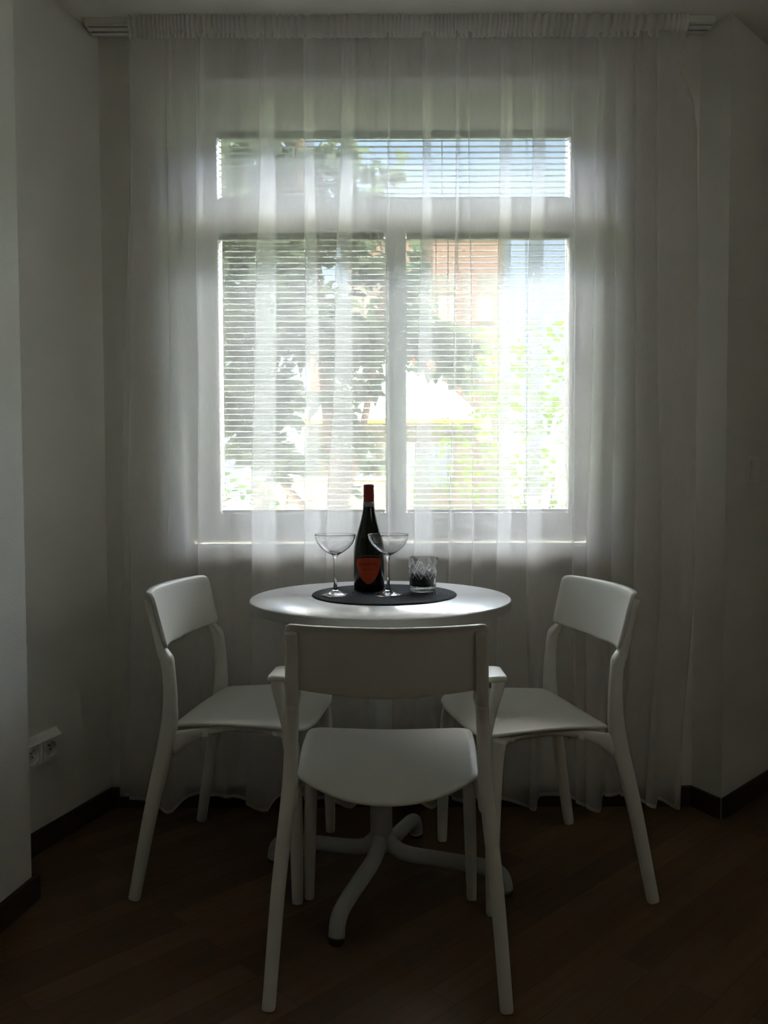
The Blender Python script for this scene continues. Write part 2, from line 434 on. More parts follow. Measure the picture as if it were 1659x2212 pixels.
ROWS_PX = [60, 300, 700, 1200, 1740]
def xs_at(vals, Y=2.57):
    """photo columns of one fold at several heights -> world x"""
    if not isinstance(vals, (list, tuple)): vals = [vals]*5
    if len(vals) == 3: vals = [vals[0]*.6+CX*.0+vals[0]*.4, vals[0], (vals[0]+vals[1])/2, vals[1], vals[2]]
    return [at(v, r, Y).x for v, r in zip(vals, ROWS_PX)]
bands = [([282, 352],[285, 360],[278, 350]), ([362, 379],[366, 406],[352, 398]), ([427, 436],[426, 434],[436, 446]),
         ([560, 590],[546, 597],[532, 590]), ([655, 677],[659, 691],[655, 680]), ([738, 762],[704, 757],[716, 760]),
         ([836, 842],[838, 845],[835, 845]), ([911, 930],[896, 936],[890, 940]), ([984, 992],[970, 976],[976, 984]),
         ([1011, 1016],[1018, 1024],[1030, 1036]), ([1080, 1109],[1069, 1102],[1080, 1112]), ([1149, 1178],[1133, 1171],[1140, 1160]),
         ([1234, 1243],[1238, 1246],[1240, 1252]), ([1288, 1310],[1268, 1300],[1262, 1292]), ([1330, 1362],[1320, 1350],[1310, 1330]),
         ([1372, 1396],[1368, 1402],[1345, 1372]), ([1418, 1462],[1424, 1470],[1396, 1440])]
nodes = [([278, 275, 268, 266, 252], .010)]
def mid3(a, t): return a[0]*(1-t)+a[1]*t
prev_b = [276, 268, 256]
for bi, (top, low, hem) in enumerate(bands):
    a = [top[0], low[0], hem[0]]; b = [top[1], low[1], hem[1]]
    gap = a[1]-prev_b[1]
    if gap > 34:
        nn = 2 if gap < 80 else 4
        for k in range(1, nn):
            t = k/nn
            m = [prev_b[i]+(a[i]-prev_b[i])*t for i in range(3)]
            nodes.append((m, -.013+.026*t + (.006 if k % 2 else -.006)))
    e = min(5, (b[1]-a[1])*.3)
    nodes.append(([q-e for q in b], .016)); nodes.append((b, .010)); nodes.append(([q-e for q in b], .004))
    nodes.append(([q+e for q in a], -.001)); nodes.append((a, -.008)); nodes.append(([q+e for q in a], -.015))
    nodes.append(([q-e*.2 for q in b], -.013))
    prev_b = b
nodes.append(([1480, 1503, 1507, 1503, 1464], -.004))
cols5 = [(xs_at(v), yo) for v, yo in nodes]
zs5 = [at(CX, r, 2.57).z for r in ROWS_PX]      # descending
def interp(zz, vals):
    if zz >= zs5[0]: return vals[0]
    for i in range(4):
        if zz >= zs5[i+1]:
            t = (zs5[i]-zz)/(zs5[i]-zs5[i+1]); t = t*t*(3-2*t) if i else t
            return vals[i]+(vals[i+1]-vals[i])*t
    return vals[-1]
hem_front = [(at(p, 1740, 2.57).x, sl, sr, a) for p, sl, sr, a in ((372, .050, .030, 1), (578, .070, .018, 1), (760, .05, .03, .7), (935, .045, .02, .8), (1010, .05, .02, .6), (1152, .060, .010, .95), (1292, .065, .012, 1), (1412, .05, .012, .8), (1464, .045, .01, .9))]
def hemw(x):
    m = 0
    for h, sl, sr, a in hem_front:
        d = x-h; m = max(m, a*math.exp(-(d/(sl if d < 0 else sr))**2))
    return m*1.7-.8+.12*math.sin(x*23)
ZT = 2.400
def plan(zz):
    """plan polyline of the curtain at height zz"""
    k = max(0, (zz-2.05)/(ZT-2.05)); amp = 1-.55*k
    P = []
    for i, (xs, yo) in enumerate(cols5):
        x = interp(zz, xs)
        if i == len(cols5)-1 and zz > 1.9:      # side hem pinched in just under the heading
            x += -.035*math.exp(-((zz-2.30)/.06)**2)
        P.append((x, 2.572+yo*amp))
    P = catmull(P, 5)
    low = max(0, 1-zz/1.0)**1.5; out = []
    for j, (x, y) in enumerate(P):
        y += .006*math.sin(x*9+zz*1.3) + .003*math.sin(x*31+zz*4)*(1-k) - .026*low*hemw(x)
        x += .004*math.sin(zz*3.1+x*14)*min(1, (2.42-zz)*1.5)
        y += .004*k*math.sin(x*330)
        out.append((x, y))
    return out
NR = 64; grid = []
for r in range(NR+1):
    t = r/NR; grid.append([ZT*(1-t)+.0*t, None])
zl = [ZT*(1-r/NR) + .045*(r/NR) for r in range(NR+1)]
bm = bmesh.new(); rows = []; hemrow = None
for r, zz in enumerate(zl):
    P = plan(zz); row = []
    for x, y in P:
        z2 = zz - (.021*hemw(x))*max(0, 1-zz/.5)
        row.append(bm.verts.new((x, y, z2)))
    rows.append(row)
for a, b in zip(rows, rows[1:]):
    for i in range(len(a)-1): bm.faces.new((a[i], a[i+1], b[i+1], b[i]))
hem_pts = [v.co.copy() for v in rows[-1]]; hem_pts2 = [v.co.copy() for v in rows[-2]]
left_edge = [r_[0].co.copy() for r_ in rows]; right_edge = [r_[-1].co.copy() for r_ in rows]
cur = thing('sheer_curtain', 'long white sheer curtain gathered on the ceiling rail in front of the window', 'curtain', (0, 0, 0))
link('panel', bm, M['sheer'], cur, True)
# hem: a narrow doubled strip along the lower edge, and side hems
bm = bmesh.new(); pr = None
for p, q in zip(hem_pts, hem_pts2):
    d = (q-p).normalized()
    c_ = [bm.verts.new(p + Vector((0, -.0012, -.0015))), bm.verts.new(p + d*.010 + Vector((0, -.0012, 0)))]
    if pr: bm.faces.new((pr[0], pr[1], c_[1], c_[0]))
    pr = c_
link('hem', bm, M['sheer_hem'], cur, True)
for edge, sgn in ((left_edge, 1), (right_edge, -1)):
    bm = bmesh.new(); pr = None
    for p in edge:
        c_ = [bm.verts.new(p+Vector((0, -.0015, 0))), bm.verts.new(p+Vector((sgn*.018, -.0015, 0)))]
        if pr: bm.faces.new((pr[0], pr[1], c_[1], c_[0]))
        pr = c_
    link('side_hem', bm, M['sheer'], cur, True)
# gathered heading tape standing in front of the rail
bm = bmesh.new(); pr = None
hx0, hx1 = at(278, 60, 2.57).x, at(1482, 60, 2.57).x
NN = 1500; rnd = random.Random(3); ph = 0
for i in range(NN+1):
    x = hx0+(hx1-hx0)*i/NN
    ph += .85+.30*math.sin(x*7)+.25*math.sin(x*37)+.12*rnd.uniform(-1, 1)
    lo = .5+.5*math.sin(x*5+1)
    a = .0035+.0035*math.sin(x*3.3)**2+.0015*math.sin(x*41)
    ring = []
    for k, zz in enumerate((2.442, 2.434, 2.418, 2.404, 2.392, 2.384)):
        f = (.8, 1, .55, 1, .9, .5)[k]
        ring.append(bm.verts.new((x+.002*math.cos(ph*.5), 2.546+(.018 if k > 2 else 0)+a*f*math.sin(ph*.5 + k*.25), zz-.0015*math.sin(ph*.5)-.004*(1-abs(2*i/NN-1)**6)*0)))
    if pr:
        for k in range(5): bm.faces.new((pr[k], pr[k+1], ring[k+1], ring[k]))
    pr = ring
link('gathered_heading', bm, M['sheer_tape'], cur, True)

# ------------------------------------------------------------------ table
TX, TY, TZ, TR = -.010, 2.148, .755, .335
tb = thing('round_table', 'round white pedestal table in front of the sheer curtain', 'table', (TX, TY, 0))
link('tabletop', lathe([(0, TZ), (TR-.002, TZ), (TR, TZ-.002), (TR, TZ-.003)], 128), M['top'], tb, True)
link('tabletop_edge', lathe([(TR-.001, TZ-.003), (TR+.0003, TZ-.0035), (TR+.0003, TZ-.022), (TR-.002, TZ-.024), (0, TZ-.024)], 128), M['edge'], tb, False,
     {'label': 'grey white edge band of the tabletop'})
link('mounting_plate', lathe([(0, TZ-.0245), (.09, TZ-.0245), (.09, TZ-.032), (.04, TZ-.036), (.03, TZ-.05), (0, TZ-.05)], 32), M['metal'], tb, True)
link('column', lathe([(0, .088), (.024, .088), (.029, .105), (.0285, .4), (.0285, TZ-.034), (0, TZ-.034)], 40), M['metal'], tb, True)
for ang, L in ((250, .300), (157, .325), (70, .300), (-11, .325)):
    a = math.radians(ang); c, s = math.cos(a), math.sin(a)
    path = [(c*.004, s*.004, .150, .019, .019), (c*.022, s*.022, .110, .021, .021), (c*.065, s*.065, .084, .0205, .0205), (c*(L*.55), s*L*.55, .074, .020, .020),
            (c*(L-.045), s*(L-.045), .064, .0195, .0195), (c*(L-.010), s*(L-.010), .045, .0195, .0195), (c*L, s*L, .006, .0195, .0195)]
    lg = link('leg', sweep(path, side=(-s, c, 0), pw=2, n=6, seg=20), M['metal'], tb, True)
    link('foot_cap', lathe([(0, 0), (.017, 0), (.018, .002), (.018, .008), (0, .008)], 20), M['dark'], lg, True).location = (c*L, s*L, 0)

# ------------------------------------------------------------------ chairs
def make_chair(label, arms, rear=.238, front=.205, fy=.335, armless_w=.200):
    t = thing('armchair' if arms else 'dining_chair', label, 'chair')
    m = M['chair']; pw_ = armless_w
    for sx in (-1, 1):
        # rear leg and back post: splayed foot, bend at seat, leaning post
        path = [(sx*rear, -.085, 0, .0135, .0150), (sx*(rear*.55+.092), -.045, .22, .0145, .0175), (sx*(pw_+.005), -.006, .41, .0150, .0215), (sx*pw_, .000, .50, .0145, .0180),
                (sx*(pw_-.003), -.004, .57, .0140, .0165), (sx*(pw_-.005), -.010, .600, .0137, .0170), (sx*(pw_-.0055), -.0205, .613, .0136, .0105), (sx*(pw_-.006), -.025, .63, .0135, .0105),
                (sx*(pw_-.008), -.040, .69, .0132, .0105), (sx*(pw_-.010), -.058, .757, .0130, .0105)]
        link('rear_leg', sweep(path, side=(1, 0, 0), n=5, seg=20), m, t, True)
        # side rail bending down into the front leg
        link('side_rail', sweep([(sx*(pw_+.001), -.004, .388, .0125, .030), (sx*(pw_-.001), .026, .402, .0125, .022), (sx*(pw_-.010), .065, .415, .011, .013), (sx*(pw_-.034), .14, .424, .010, .009), (sx*(front-.040), .24, .424, .010, .009),
                                 (sx*(front-.022), fy-.02, .422, .011, .010)], side=(1, 0, 0), n=5), m, t, True)
        link('front_leg', sweep([(sx*front, fy+.008, 0, .0125, .0135), (sx*(front-.003), fy+.006, .15, .0150, .0165), (sx*(front-.009), fy-.001, .32, .0160, .0185),
                                 (sx*(front-.014), fy-.008, .39, .0155, .0195), (sx*(front-.016), fy-.018, .428, .0145, .0175)], side=(1, 0, 0), n=5), m, t, True)
        for yy in (.10, fy-.05):
            link('peg', lathe([(0, .400), (.0055, .400), (.006, .404), (.006, .425), (0, .425)], 12), m, t, True).location = (sx*(pw_-.045), yy, 0)
    bm = bmesh.new()
    add_sweep(bm, [(-(pw_-.005), .085, .415, .010, .009), (0, .085, .402, .010, .009), (pw_-.005, .085, .415, .010, .009)], side=(0, 1, 0), n=6)
    add_sweep(bm, [(-(front-.02), fy-.05, .422, .010, .008), (0, fy-.05, .412, .010, .008), (front-.02, fy-.05, .422, .010, .008)], side=(0, 1, 0), n=6)
    link('seat_support', bm, m, t, True)
    # seat
    hwr, hwf = pw_-.008, front-.003; yf = fy+.030
    rearp = []
    for k in range(13):
        a = 1-2*k/12; rearp.append((-hwr*a, .022-.062*(1-abs(a)**2.3)))
    pts = [(hwf, yf*.97), (hwf*.5, yf*1.01), (-hwf*.5, yf*1.01), (-hwf, yf*.97), (-(hwf+hwr)/2-.004, yf*.5), (-hwr-.002, .075)] + rearp + [(hwr+.002, .075), ((hwf+hwr)/2+.004, yf*.5)]
    rad = [.065, 0, 0, .065, .05, .03] + [.018] + [0]*11 + [.018] + [.03, .05]
    ol = rounded(pts, rad, 7)
    # even out the outline
    P = ol+[ol[0]]; ds = [0]
    for p, q in zip(P, P[1:]): ds.append(ds[-1]+math.dist(p, q))
    N = 110; res = []; j = 0
    for k in range(N):
        s = ds[-1]*k/N
        while ds[j+1] < s: j += 1
        tt = (s-ds[j])/max(1e-9, ds[j+1]-ds[j]); res.append((P[j][0]*(1-tt)+P[j+1][0]*tt, P[j][1]*(1-tt)+P[j+1][1]*tt))
    def zf(x, y):
        u = max(0, 1-(x/.20)**2); rr = max(0, min(1, (.20-y)/.24)); rr = rr*rr*(3-2*rr)
        ff = max(0, (y-(yf-.09))/.09)
        return .4420 - .030*u*rr - .008*u - .007*ff*ff + .004*math.sin(min(1, max(0, y/yf))*PI)*(1-u)
    link('seat', sheet(res, zf, .0085, 14), m, t, True)
    # curved backrest panel, built in (x, height) then bent and leaned
    W, z0, z1 = pw_+.006, .620, .772
    ol = rounded([(W, z1+.001), (0, z1), (-W, z1+.001), (-(W-.006), z0+.012), (0, z0), (W-.006, z0+.012)], [.018, 0, .018, .012, 0, .012], 6)
    P = ol+[ol[0]]; ds = [0]
    for p, q in zip(P, P[1:]): ds.append(ds[-1]+math.dist(p, q))
    N = 120; res = []; j = 0
    for k in range(N):
        s = ds[-1]*k/N
        while ds[j+1] < s: j += 1
        tt = (s-ds[j])/max(1e-9, ds[j+1]-ds[j]); res.append((P[j][0]*(1-tt)+P[j+1][0]*tt, P[j][1]*(1-tt)+P[j+1][1]*tt))
    bm = sheet(res, lambda x, y: 0, .011, 16, .003)
    for v in bm.verts:
        x, hgt, d = v.co
        lean = -.024-.26*(hgt-.63)
        y = lean + .0235 + d - .050*(1-(x/W)**2)
        # the top edge rolls back a little over the post heads
        lip = max(0, (hgt-(z1-.014))/.014); y -= .009*lip*lip*(1 if d < -.005 else .3)
        v.co = (x, y, hgt)
    bmesh.ops.recalc_face_normals(bm, faces=bm.faces)
    link('backrest', bm, m, t, True)
    for sx in (-1, 1):    # rounded bracket closing the panel at its lower corner
        link('back_bracket', sweep([(sx*(pw_-.005), .003, .592, .013, .006), (sx*(pw_-.006), -.002, .606, .0145, .008), (sx*(pw_-.010), -.010, .618, .014, .006), (sx*(pw_-.016), -.020, .632, .008, .003)], side=(1, 0, 0), n=4), m, t, True)
    if arms:
        for sx in (-1, 1):
            a = link('armrest', sweep([(sx*(pw_-.001), .002, .500, .012, .014), (sx*(pw_+.010), .014, .548, .012, .015), (sx*(pw_+.024), .032, .590, .012, .015), (sx*(pw_+.034), .045, .622, .014, .014), (sx*(pw_+.034), .055, .640, .016, .010)],
                                  side=(1, 0, 0), n=6, seg=20), m, t, True)
            ol = rounded([(-.0235, -.012), (.0225, -.006), (.0205, .13), (-.0175, .13)] if sx > 0 else [(-.0225, -.006), (.0235, -.012), (.0175, .13), (-.0205, .13)], [.016, .016, .018, .018], 6)
            bm = sheet(ol, lambda x, y: .004*math.cos(x*60)-.010*max(0, (y-.07)/.06)**2, .011, 6, .003)
            link('arm_pad', bm, m, a, True).location = (sx*(pw_+.026), -.002, .652)
    return t
def dup(root, loc, rz, label):
    r = root.copy(); C.objects.link(r); r.location = loc; r.rotation_euler = (0, 0, rz); r['label'] = label
    for ch in list(root.children):
        c = ch.copy(); C.objects.link(c); c.parent = r
        for g in ch.children:
            d = g.copy(); C.objects.link(d); d.parent = c
    return r
GRP = 'white chairs around the round table'
ac = make_chair('white armchair seen from behind, nearest, in front of the round table', True, fy=.350)
ac.location = (.005, 1.705, 0); ac.rotation_euler = (0, 0, math.radians(-1.2)); ac['group'] = GRP
lc = make_chair('white armless chair at the left of the table, nearer the power socket wall', False, rear=.244, front=.212, fy=.322)
lc.location = (-.519, 2.295, 0); lc.rotation_euler = (0, 0, math.radians(-97.5)); lc['group'] = GRP
rc = dup(lc, (.535, 2.262, 0), math.radians(102.5), 'white armless chair at the right of the table, nearer the light switch')

# ------------------------------------------------------------------ things on the table
mat_d = bpy.data.materials.new('black_woven_placemat'); mat_d.use_nodes = True
n = mat_d.node_tree; b = n.nodes['Principled BSDF']; b.inputs['Roughness'].default_value = .8; b.inputs['Specular IOR Level'].default_value = .12
t_ = n.nodes.new('ShaderNodeTexCoord'); wv = n.nodes.new('ShaderNodeTexWave'); wv.wave_type = 'RINGS'; wv.rings_direction = 'Z'
wv.inputs['Scale'].default_value = 42; wv.inputs['Distortion'].default_value = .4; wv.inputs['Detail Scale'].default_value = 30
bu = n.nodes.new('ShaderNodeBump'); bu.inputs['Strength'].default_value = .8; bu.inputs['Distance'].default_value = .003
cr_ = n.nodes.new('ShaderNodeValToRGB'); cr_.color_ramp.elements[0].color = (.008, .009, .011, 1); cr_.color_ramp.elements[1].color = (.030, .033, .038, 1)
n.links.new(t_.outputs['Object'], wv.inputs[0]); n.links.new(wv.outputs['Fac'], bu.inputs['Height']); n.links.new(wv.outputs['Fac'], cr_.inputs[0])
n.links.new(cr_.outputs[0], b.inputs['Base Color']); n.links.new(bu.outputs[0], b.inputs['Normal'])
PX_, PY_ = .000, 2.190
o = link('placemat', lathe([(0, 0), (.189, 0), (.191, .0015), (.189, .0035), (.180, .004), (0, .004)], 96), mat_d, None, True)
o.location = (PX_, PY_, TZ); tag(o, 'round black woven placemat under the bottle and glasses', 'placemat')
ZM = TZ+.0042

# bottle
bt = thing('wine_bottle', 'dark sparkling wine bottle with a red cap and a red shield label', 'bottle', (-.041, 2.245, ZM))
link('body', lathe([(0, .004), (.030, .0), (.0395, .002), (.0412, .006), (.0412, .104), (.0402, .118), (.0372, .136), (.0322, .156), (.0262, .176), (.0212, .194), (.0175, .212), (.0152, .228), (.0140, .245), (.0138, .262), (.0136, .276), (0, .277)], 64), M['green_glass'], bt, True)
M['foil'] = mat('red_foil_cap', (.24, .026, .018), .45, .4)
link('cap', lathe([(.0140, .2395), (.01455, .240), (.0143, .252), (.0148, .254), (.0148, .258), (.0143, .260), (.0141, .284), (.0132, .2865), (0, .287)], 40), M['foil'], bt, True)
link('neck_band', lathe([(.0149, .226), (.0156, .2265), (.0147, .2398), (.0141, .240)], 40), mat('silver_band', (.33, .34, .37), .45, .4), bt, True)
# shield label wrapped on the body, facing the room
def wrap(u, v, r=.0416, off=-.03):   # u along the surface, v height
    a = -PI/2 + off + u/r
    return Vector((math.cos(a)*r, math.sin(a)*r, v))
bm = bmesh.new(); NX, NZ = 28, 24; lo_z, hi_z = .022, .092
def halfw(t):   # t 0 bottom .. 1 top
    return .0365*(1-(1-t)**2.1)**.62 * (1 if t < .86 else 1-.10*((t-.86)/.14)**2)
vr = []
for k in range(NZ+1):
    t = k/NZ; hwid = halfw(max(t, .012)); row = []
    for i in range(NX+1):
        u = (-1+2*i/NX)*hwid; z = lo_z+(hi_z-lo_z)*t - .004*(u/.036)**2*(t**6)
        row.append(bm.verts.new(wrap(u, z)))
    vr.append(row)
for a, b_ in zip(vr, vr[1:]):
    for i in range(NX): bm.faces.new((a[i], a[i+1], b_[i+1], b_[i]))
link('shield_label', bm, mat('orange_red_label', (.56, .065, .018), .55, .3), bt, True, {'label': 'orange red shield label'})
def text_mesh(txt, size, u0, z0, r, m, parent, name, off=-.03):
    cu = bpy.data.curves.new('t', 'FONT'); cu.body = txt; cu.size = size; cu.align_x = 'CENTER'; cu.resolution_u = 3
    ob = bpy.data.objects.new('t', cu); C.objects.link(ob)
    dg = bpy.context.evaluated_depsgraph_get(); me = bpy.data.meshes.new_from_object(ob.evaluated_get(dg))
    bpy.data.objects.remove(ob)
    bm = bmesh.new(); bm.from_mesh(me)
    for v in bm.verts: v.co = wrap(u0+v.co.x, z0+v.co.y, r, off)
    return link(name, bm, m, parent)
ink = mat('dark_label_ink', (.035, .012, .012), .6, .3)
text_mesh('MIONETTO', .0105, 0, .071, .0420, ink, bt, 'label_lettering')
text_mesh('PROSECCO', .0060, 0, .0585, .0420, ink, bt, 'label_lettering')
bm = bmesh.new()
pr = None
for i in range(25):
    u = (-1+2*i/24)*.028; z = .0965-.0035*(u/.03)**2
    c_ = [bm.verts.new(wrap(u, z)), bm.verts.new(wrap(u, z+.0022))]
    if pr: bm.faces.new((pr[0], c_[0], c_[1], pr[1]))
    pr = c_
link('label_crest', bm, mat('grey_crest_line', (.10, .10, .09), .5), bt, True)

# coupe glasses
def coupe(x, y, label):
    t = thing('coupe_glass', label, 'glass', (x, y, ZM), 0, 'coupe glasses on the placemat')
    outer = [(0, .0), (.033, .0), (.0365, .0012), (.0365, .0022), (.030, .0036), (.018, .0068), (.009, .0120), (.0055, .020), (.0040, .032), (.0036, .060), (.0038, .085), (.0048, .098), (.0075, .1045),
             (.0150, .1085), (.0260, .1150), (.0370, .1240), (.0460, .1350), (.0510, .1470), (.0526, .1565), (.0529, .1583), (.0527, .1589)]
    inner = [(.0523, .1589), (.0520, .1583), (.0516, .1563), (.0501, .1472), (.0452, .1356), (.0362, .1249), (.0252, .1161), (.0140, .1097), (.0060, .1075), (0, .1070)]
    link('bowl_and_stem', lathe(outer+inner, 64), M['crystal'], t, True)
    return t
coupe(-.127, 2.150, 'clear coupe glass at the left of the wine bottle')
coupe(.0105, 2.145, 'clear coupe glass just right of the bottle, overlapping it')

# cut crystal tumbler
tg = thing('crystal_tumbler', 'short cut crystal tumbler with a grey candle fill at the right of the coupes', 'tumbler', (.1035, 2.225, ZM))
seg, NZt = 96, 64
bm = bmesh.new(); R0, R1, HT = .0345, .0405, .091; rings = []
def cutr(a, z):
    """diamond and star cuts in the upper part, vertical flutes near the foot"""
    r = R0+(R1-R0)*min(1, z/HT)
    if .036 < z < .084:
        u = a/(2*PI)*9; v = (z-.036)/.048
        d = min(abs(((u+v*1.0) % 1)-.5), abs(((u-v*1.0) % 1)-.5), abs(((u+v*2.0+.25) % 1)-.5)*.6+.02)
        r -= .0020*max(0, 1-d/.075)
    elif z < .014:
        r -= .0010*abs(math.sin(a*12))
    return r
bm.verts.ensure_lookup_table()
zz = [0, .0015]+[.004+.085*i/NZt for i in range(NZt+1)]+[HT]
bc = bm.verts.new((0, 0, 0))
seg = 270
for z in zz:
    rr = [cutr(2*PI*i/seg, z)-(.003 if z == 0 else 0) for i in range(seg)]
    rings.append([bm.verts.new((rr[i]*math.cos(2*PI*i/seg), rr[i]*math.sin(2*PI*i/seg), z)) for i in range(seg)])
for r, z in ((R1-.0022, HT+.0002), (R1-.0042, .080), (R1-.0056, .050), (R0-.0035, .020), (R0-.008, .0155)):
    rings.append([bm.verts.new((r*math.cos(2*PI*i/seg), r*math.sin(2*PI*i/seg), z)) for i in range(seg)])
ic = bm.verts.new((0, 0, .015))
for a, b_ in zip(rings, rings[1:]):
    for i in range(seg): bm.faces.new((a[i], a[(i+1) % seg], b_[(i+1) % seg], b_[i]))
for i in range(seg):
    bm.faces.new((bc, rings[0][(i+1) % seg], rings[0][i])); bm.faces.new((ic, rings[-1][i], rings[-1][(i+1) % seg]))
bmesh.ops.recalc_face_normals(bm, faces=bm.faces)
M['cut_glint'] = glass_mat('white_cut_glint', (.97, .97, .97), .35)  # polished cuts made whitish to stand for bright refraction glints
M['cut_glint'].node_tree.nodes['Principled BSDF'].inputs['Transmission Weight'].default_value = .45
for f in bm.faces:
    c_ = f.calc_center_median(); a_ = math.atan2(c_.y, c_.x) % (2*PI); r_ = math.hypot(c_.x, c_.y)
    if .036 < c_.z < .084 and r_ > R1-.008 and cutr(a_, c_.z) < R0+(R1-R0)*c_.z/HT-.0008 and f.normal.dot(Vector((c_.x, c_.y, 0))) > 0: f.material_index = 1
link('glass_body', bm, [M['crystal'], M['cut_glint']], tg, False)
fl = lathe([(0, .0165), (.024, .0168), (.0298, .0215), (.0325, .044), (.0325, .046), (0, .0465)], 64)
link('candle_wax', fl, mat('dark_grey_wax', (.10, .11, .105), .6, .3), tg, True, {'label': 'dark grey fill'})

# ------------------------------------------------------------------ socket and switch
dW = (Vector(LM)-Vector(LW)).normalized()
sc_ = Vector(LW)+dW*.335
ang = math.atan2(dW.y, dW.x)
so = thing('power_socket', 'white double power socket low on the left wall', 'socket', (sc_.x, sc_.y, .292), ang)
# local +x runs along the wall towards the camera, local +y points into the room
link('frame', bevel_all(box(-.0765, .0765, .0005, .0060, -.042, .036), .0015, 1), M['plastic'], so)
bm = bmesh.new()
v = [bm.verts.new(p) for x_ in (-.077, .077) for p in ((x_, .001, .024), (x_, .0215, .026), (x_, .0200, .029), (x_, .004, .046), (x_, .001, .046))]
for i in range(5): bm.faces.new((v[i], v[(i+1) % 5], v[5+(i+1) % 5], v[5+i]))
bm.faces.new(v[:5]); bm.faces.new(v[5:]); bmesh.ops.recalc_face_normals(bm, faces=bm.faces)
link('top_cover', bm, M['plastic'], so)
for cx_ in (-.037, .037):
    bm = bmesh.new(); K = 48; L4 = []
    for i in range(K):
        a_ = 2*PI*i/K; c, s_ = math.cos(a_), math.sin(a_); q = .0355/max(abs(c), abs(s_))
        qx, qz = c*q, s_*q*.88-.006
        L4.append([bm.verts.new(p) for p in ((cx_+qx, .0055, qz), (cx_+qx, .0185, qz), (cx_+c*.0228, .0185, s_*.0228-.006), (cx_+c*.0218, .0175, s_*.0218-.006), (cx_+c*.0210, .0062, s_*.0210-.006))])
    for i in range(K):
        j = (i+1) % K
        for k in range(4): bm.faces.new((L4[i][k], L4[j][k], L4[j][k+1], L4[i][k+1]))
    bmesh.ops.recalc_face_normals(bm, faces=bm.faces)
    f = link('socket_insert', bm, M['plastic'], so)
    bm = bmesh.new()
    for dx, dz, rr in ((-.0095, -.0055, .0028), (.0095, -.0055, .0028)):
        bm.faces.new([bm.verts.new((cx_+dx+rr*math.cos(2*PI*i/14), .0064, -.006+dz+rr*math.sin(2*PI*i/14))) for i in range(14)])
    link('pin_holes', bm, M['dark'], f)
    link('earth_pin', sweep([(cx_, .0060, .0035, .0024, .0024), (cx_, .0150, .0035, .0022, .0022)], n=1, pw=2, seg=12), mat('steel_pin', (.35, .34, .32), .35, metal=1), f, True)
dR = (Vector(RE)-Vector(RC)).normalized()
swp = None
for k in range(400):      # where the sight line of the switch meets the right wall
    q = Vector(RC)+dR*k*.002; p = at(1622, 1015, q.y)
    if p.x <= q.x: swp = (q, p.z); break
angR = math.atan2(dR.y, dR.x)
sw = thing('light_switch', 'white rocker light switch on the right wall', 'switch', (swp[0].x, swp[0].y, swp[1]), angR+PI)
# local +y points away from the wall into the room? wall normal faces the camera side
link('frame', bevel_all(box(-.042, .042, .0005, .010, -.043, .043), .002, 2), M['plastic'], sw)
bm = bmesh.new(); add_box(bm, -.030, .030, .009, .0125, -.030, .030)
for v in bm.verts:
    if v.co.y > .011: v.co.y += .0035*(v.co.z/.030)
bevel_all(bm, .0015, 2)
link('rocker', bm, M['plastic'], sw)

# ------------------------------------------------------------------ outside
ZG = -1.05
M['grass'] = mat('garden_grass', (.075, .10, .045), .9, .1, bump=.6, bscale=20, var=.4, vscale=6)
M['bounce_ground'] = mat('pale_bounce_ground', (.58, .54, .48), .9, .1, bump=.5, bscale=15, var=.15, vscale=2)
bm = bmesh.new(); add_box(bm, -60, 60, 2.96, 90, ZG-.2, ZG)
struct('ground', bm, M['grass'])
struct('path', box(-9, 9, 2.96, 6.6, ZG-.1, ZG+.01), M['bounce_ground'])  # unseen pale strip added to bounce daylight up into the window

def leaf_mat(name, col, tcol):
    m = bpy.data.materials.new(name); m.use_nodes = True; n = m.node_tree; n.nodes.clear()
    o = n.nodes.new('ShaderNodeOutputMaterial'); mx = n.nodes.new('ShaderNodeMixShader'); mx.inputs[0].default_value = .35
    d = n.nodes.new('ShaderNodeBsdfDiffuse'); t = n.nodes.new('ShaderNodeBsdfTranslucent')
    d.inputs[0].default_value = (*col, 1); t.inputs[0].default_value = (*tcol, 1)
    n.links.new(d.outputs[0], mx.inputs[1]); n.links.new(t.outputs[0], mx.inputs[2]); n.links.new(mx.outputs[0], o.inputs[0]); return m
M['leaf_dark'] = leaf_mat('dark_tree_leaf', (.026, .032, .026), (.035, .050, .028))
M['leaf_light'] = leaf_mat('yellow_green_leaf', (.052, .088, .006), (.042, .074, .003))
M['leaf_mid'] = leaf_mat('green_hedge_leaf', (.035, .06, .024), (.035, .06, .015))
M['bark'] = mat('grey_brown_bark', (.06, .045, .035), .9, .1, bump=.8, bscale=30)

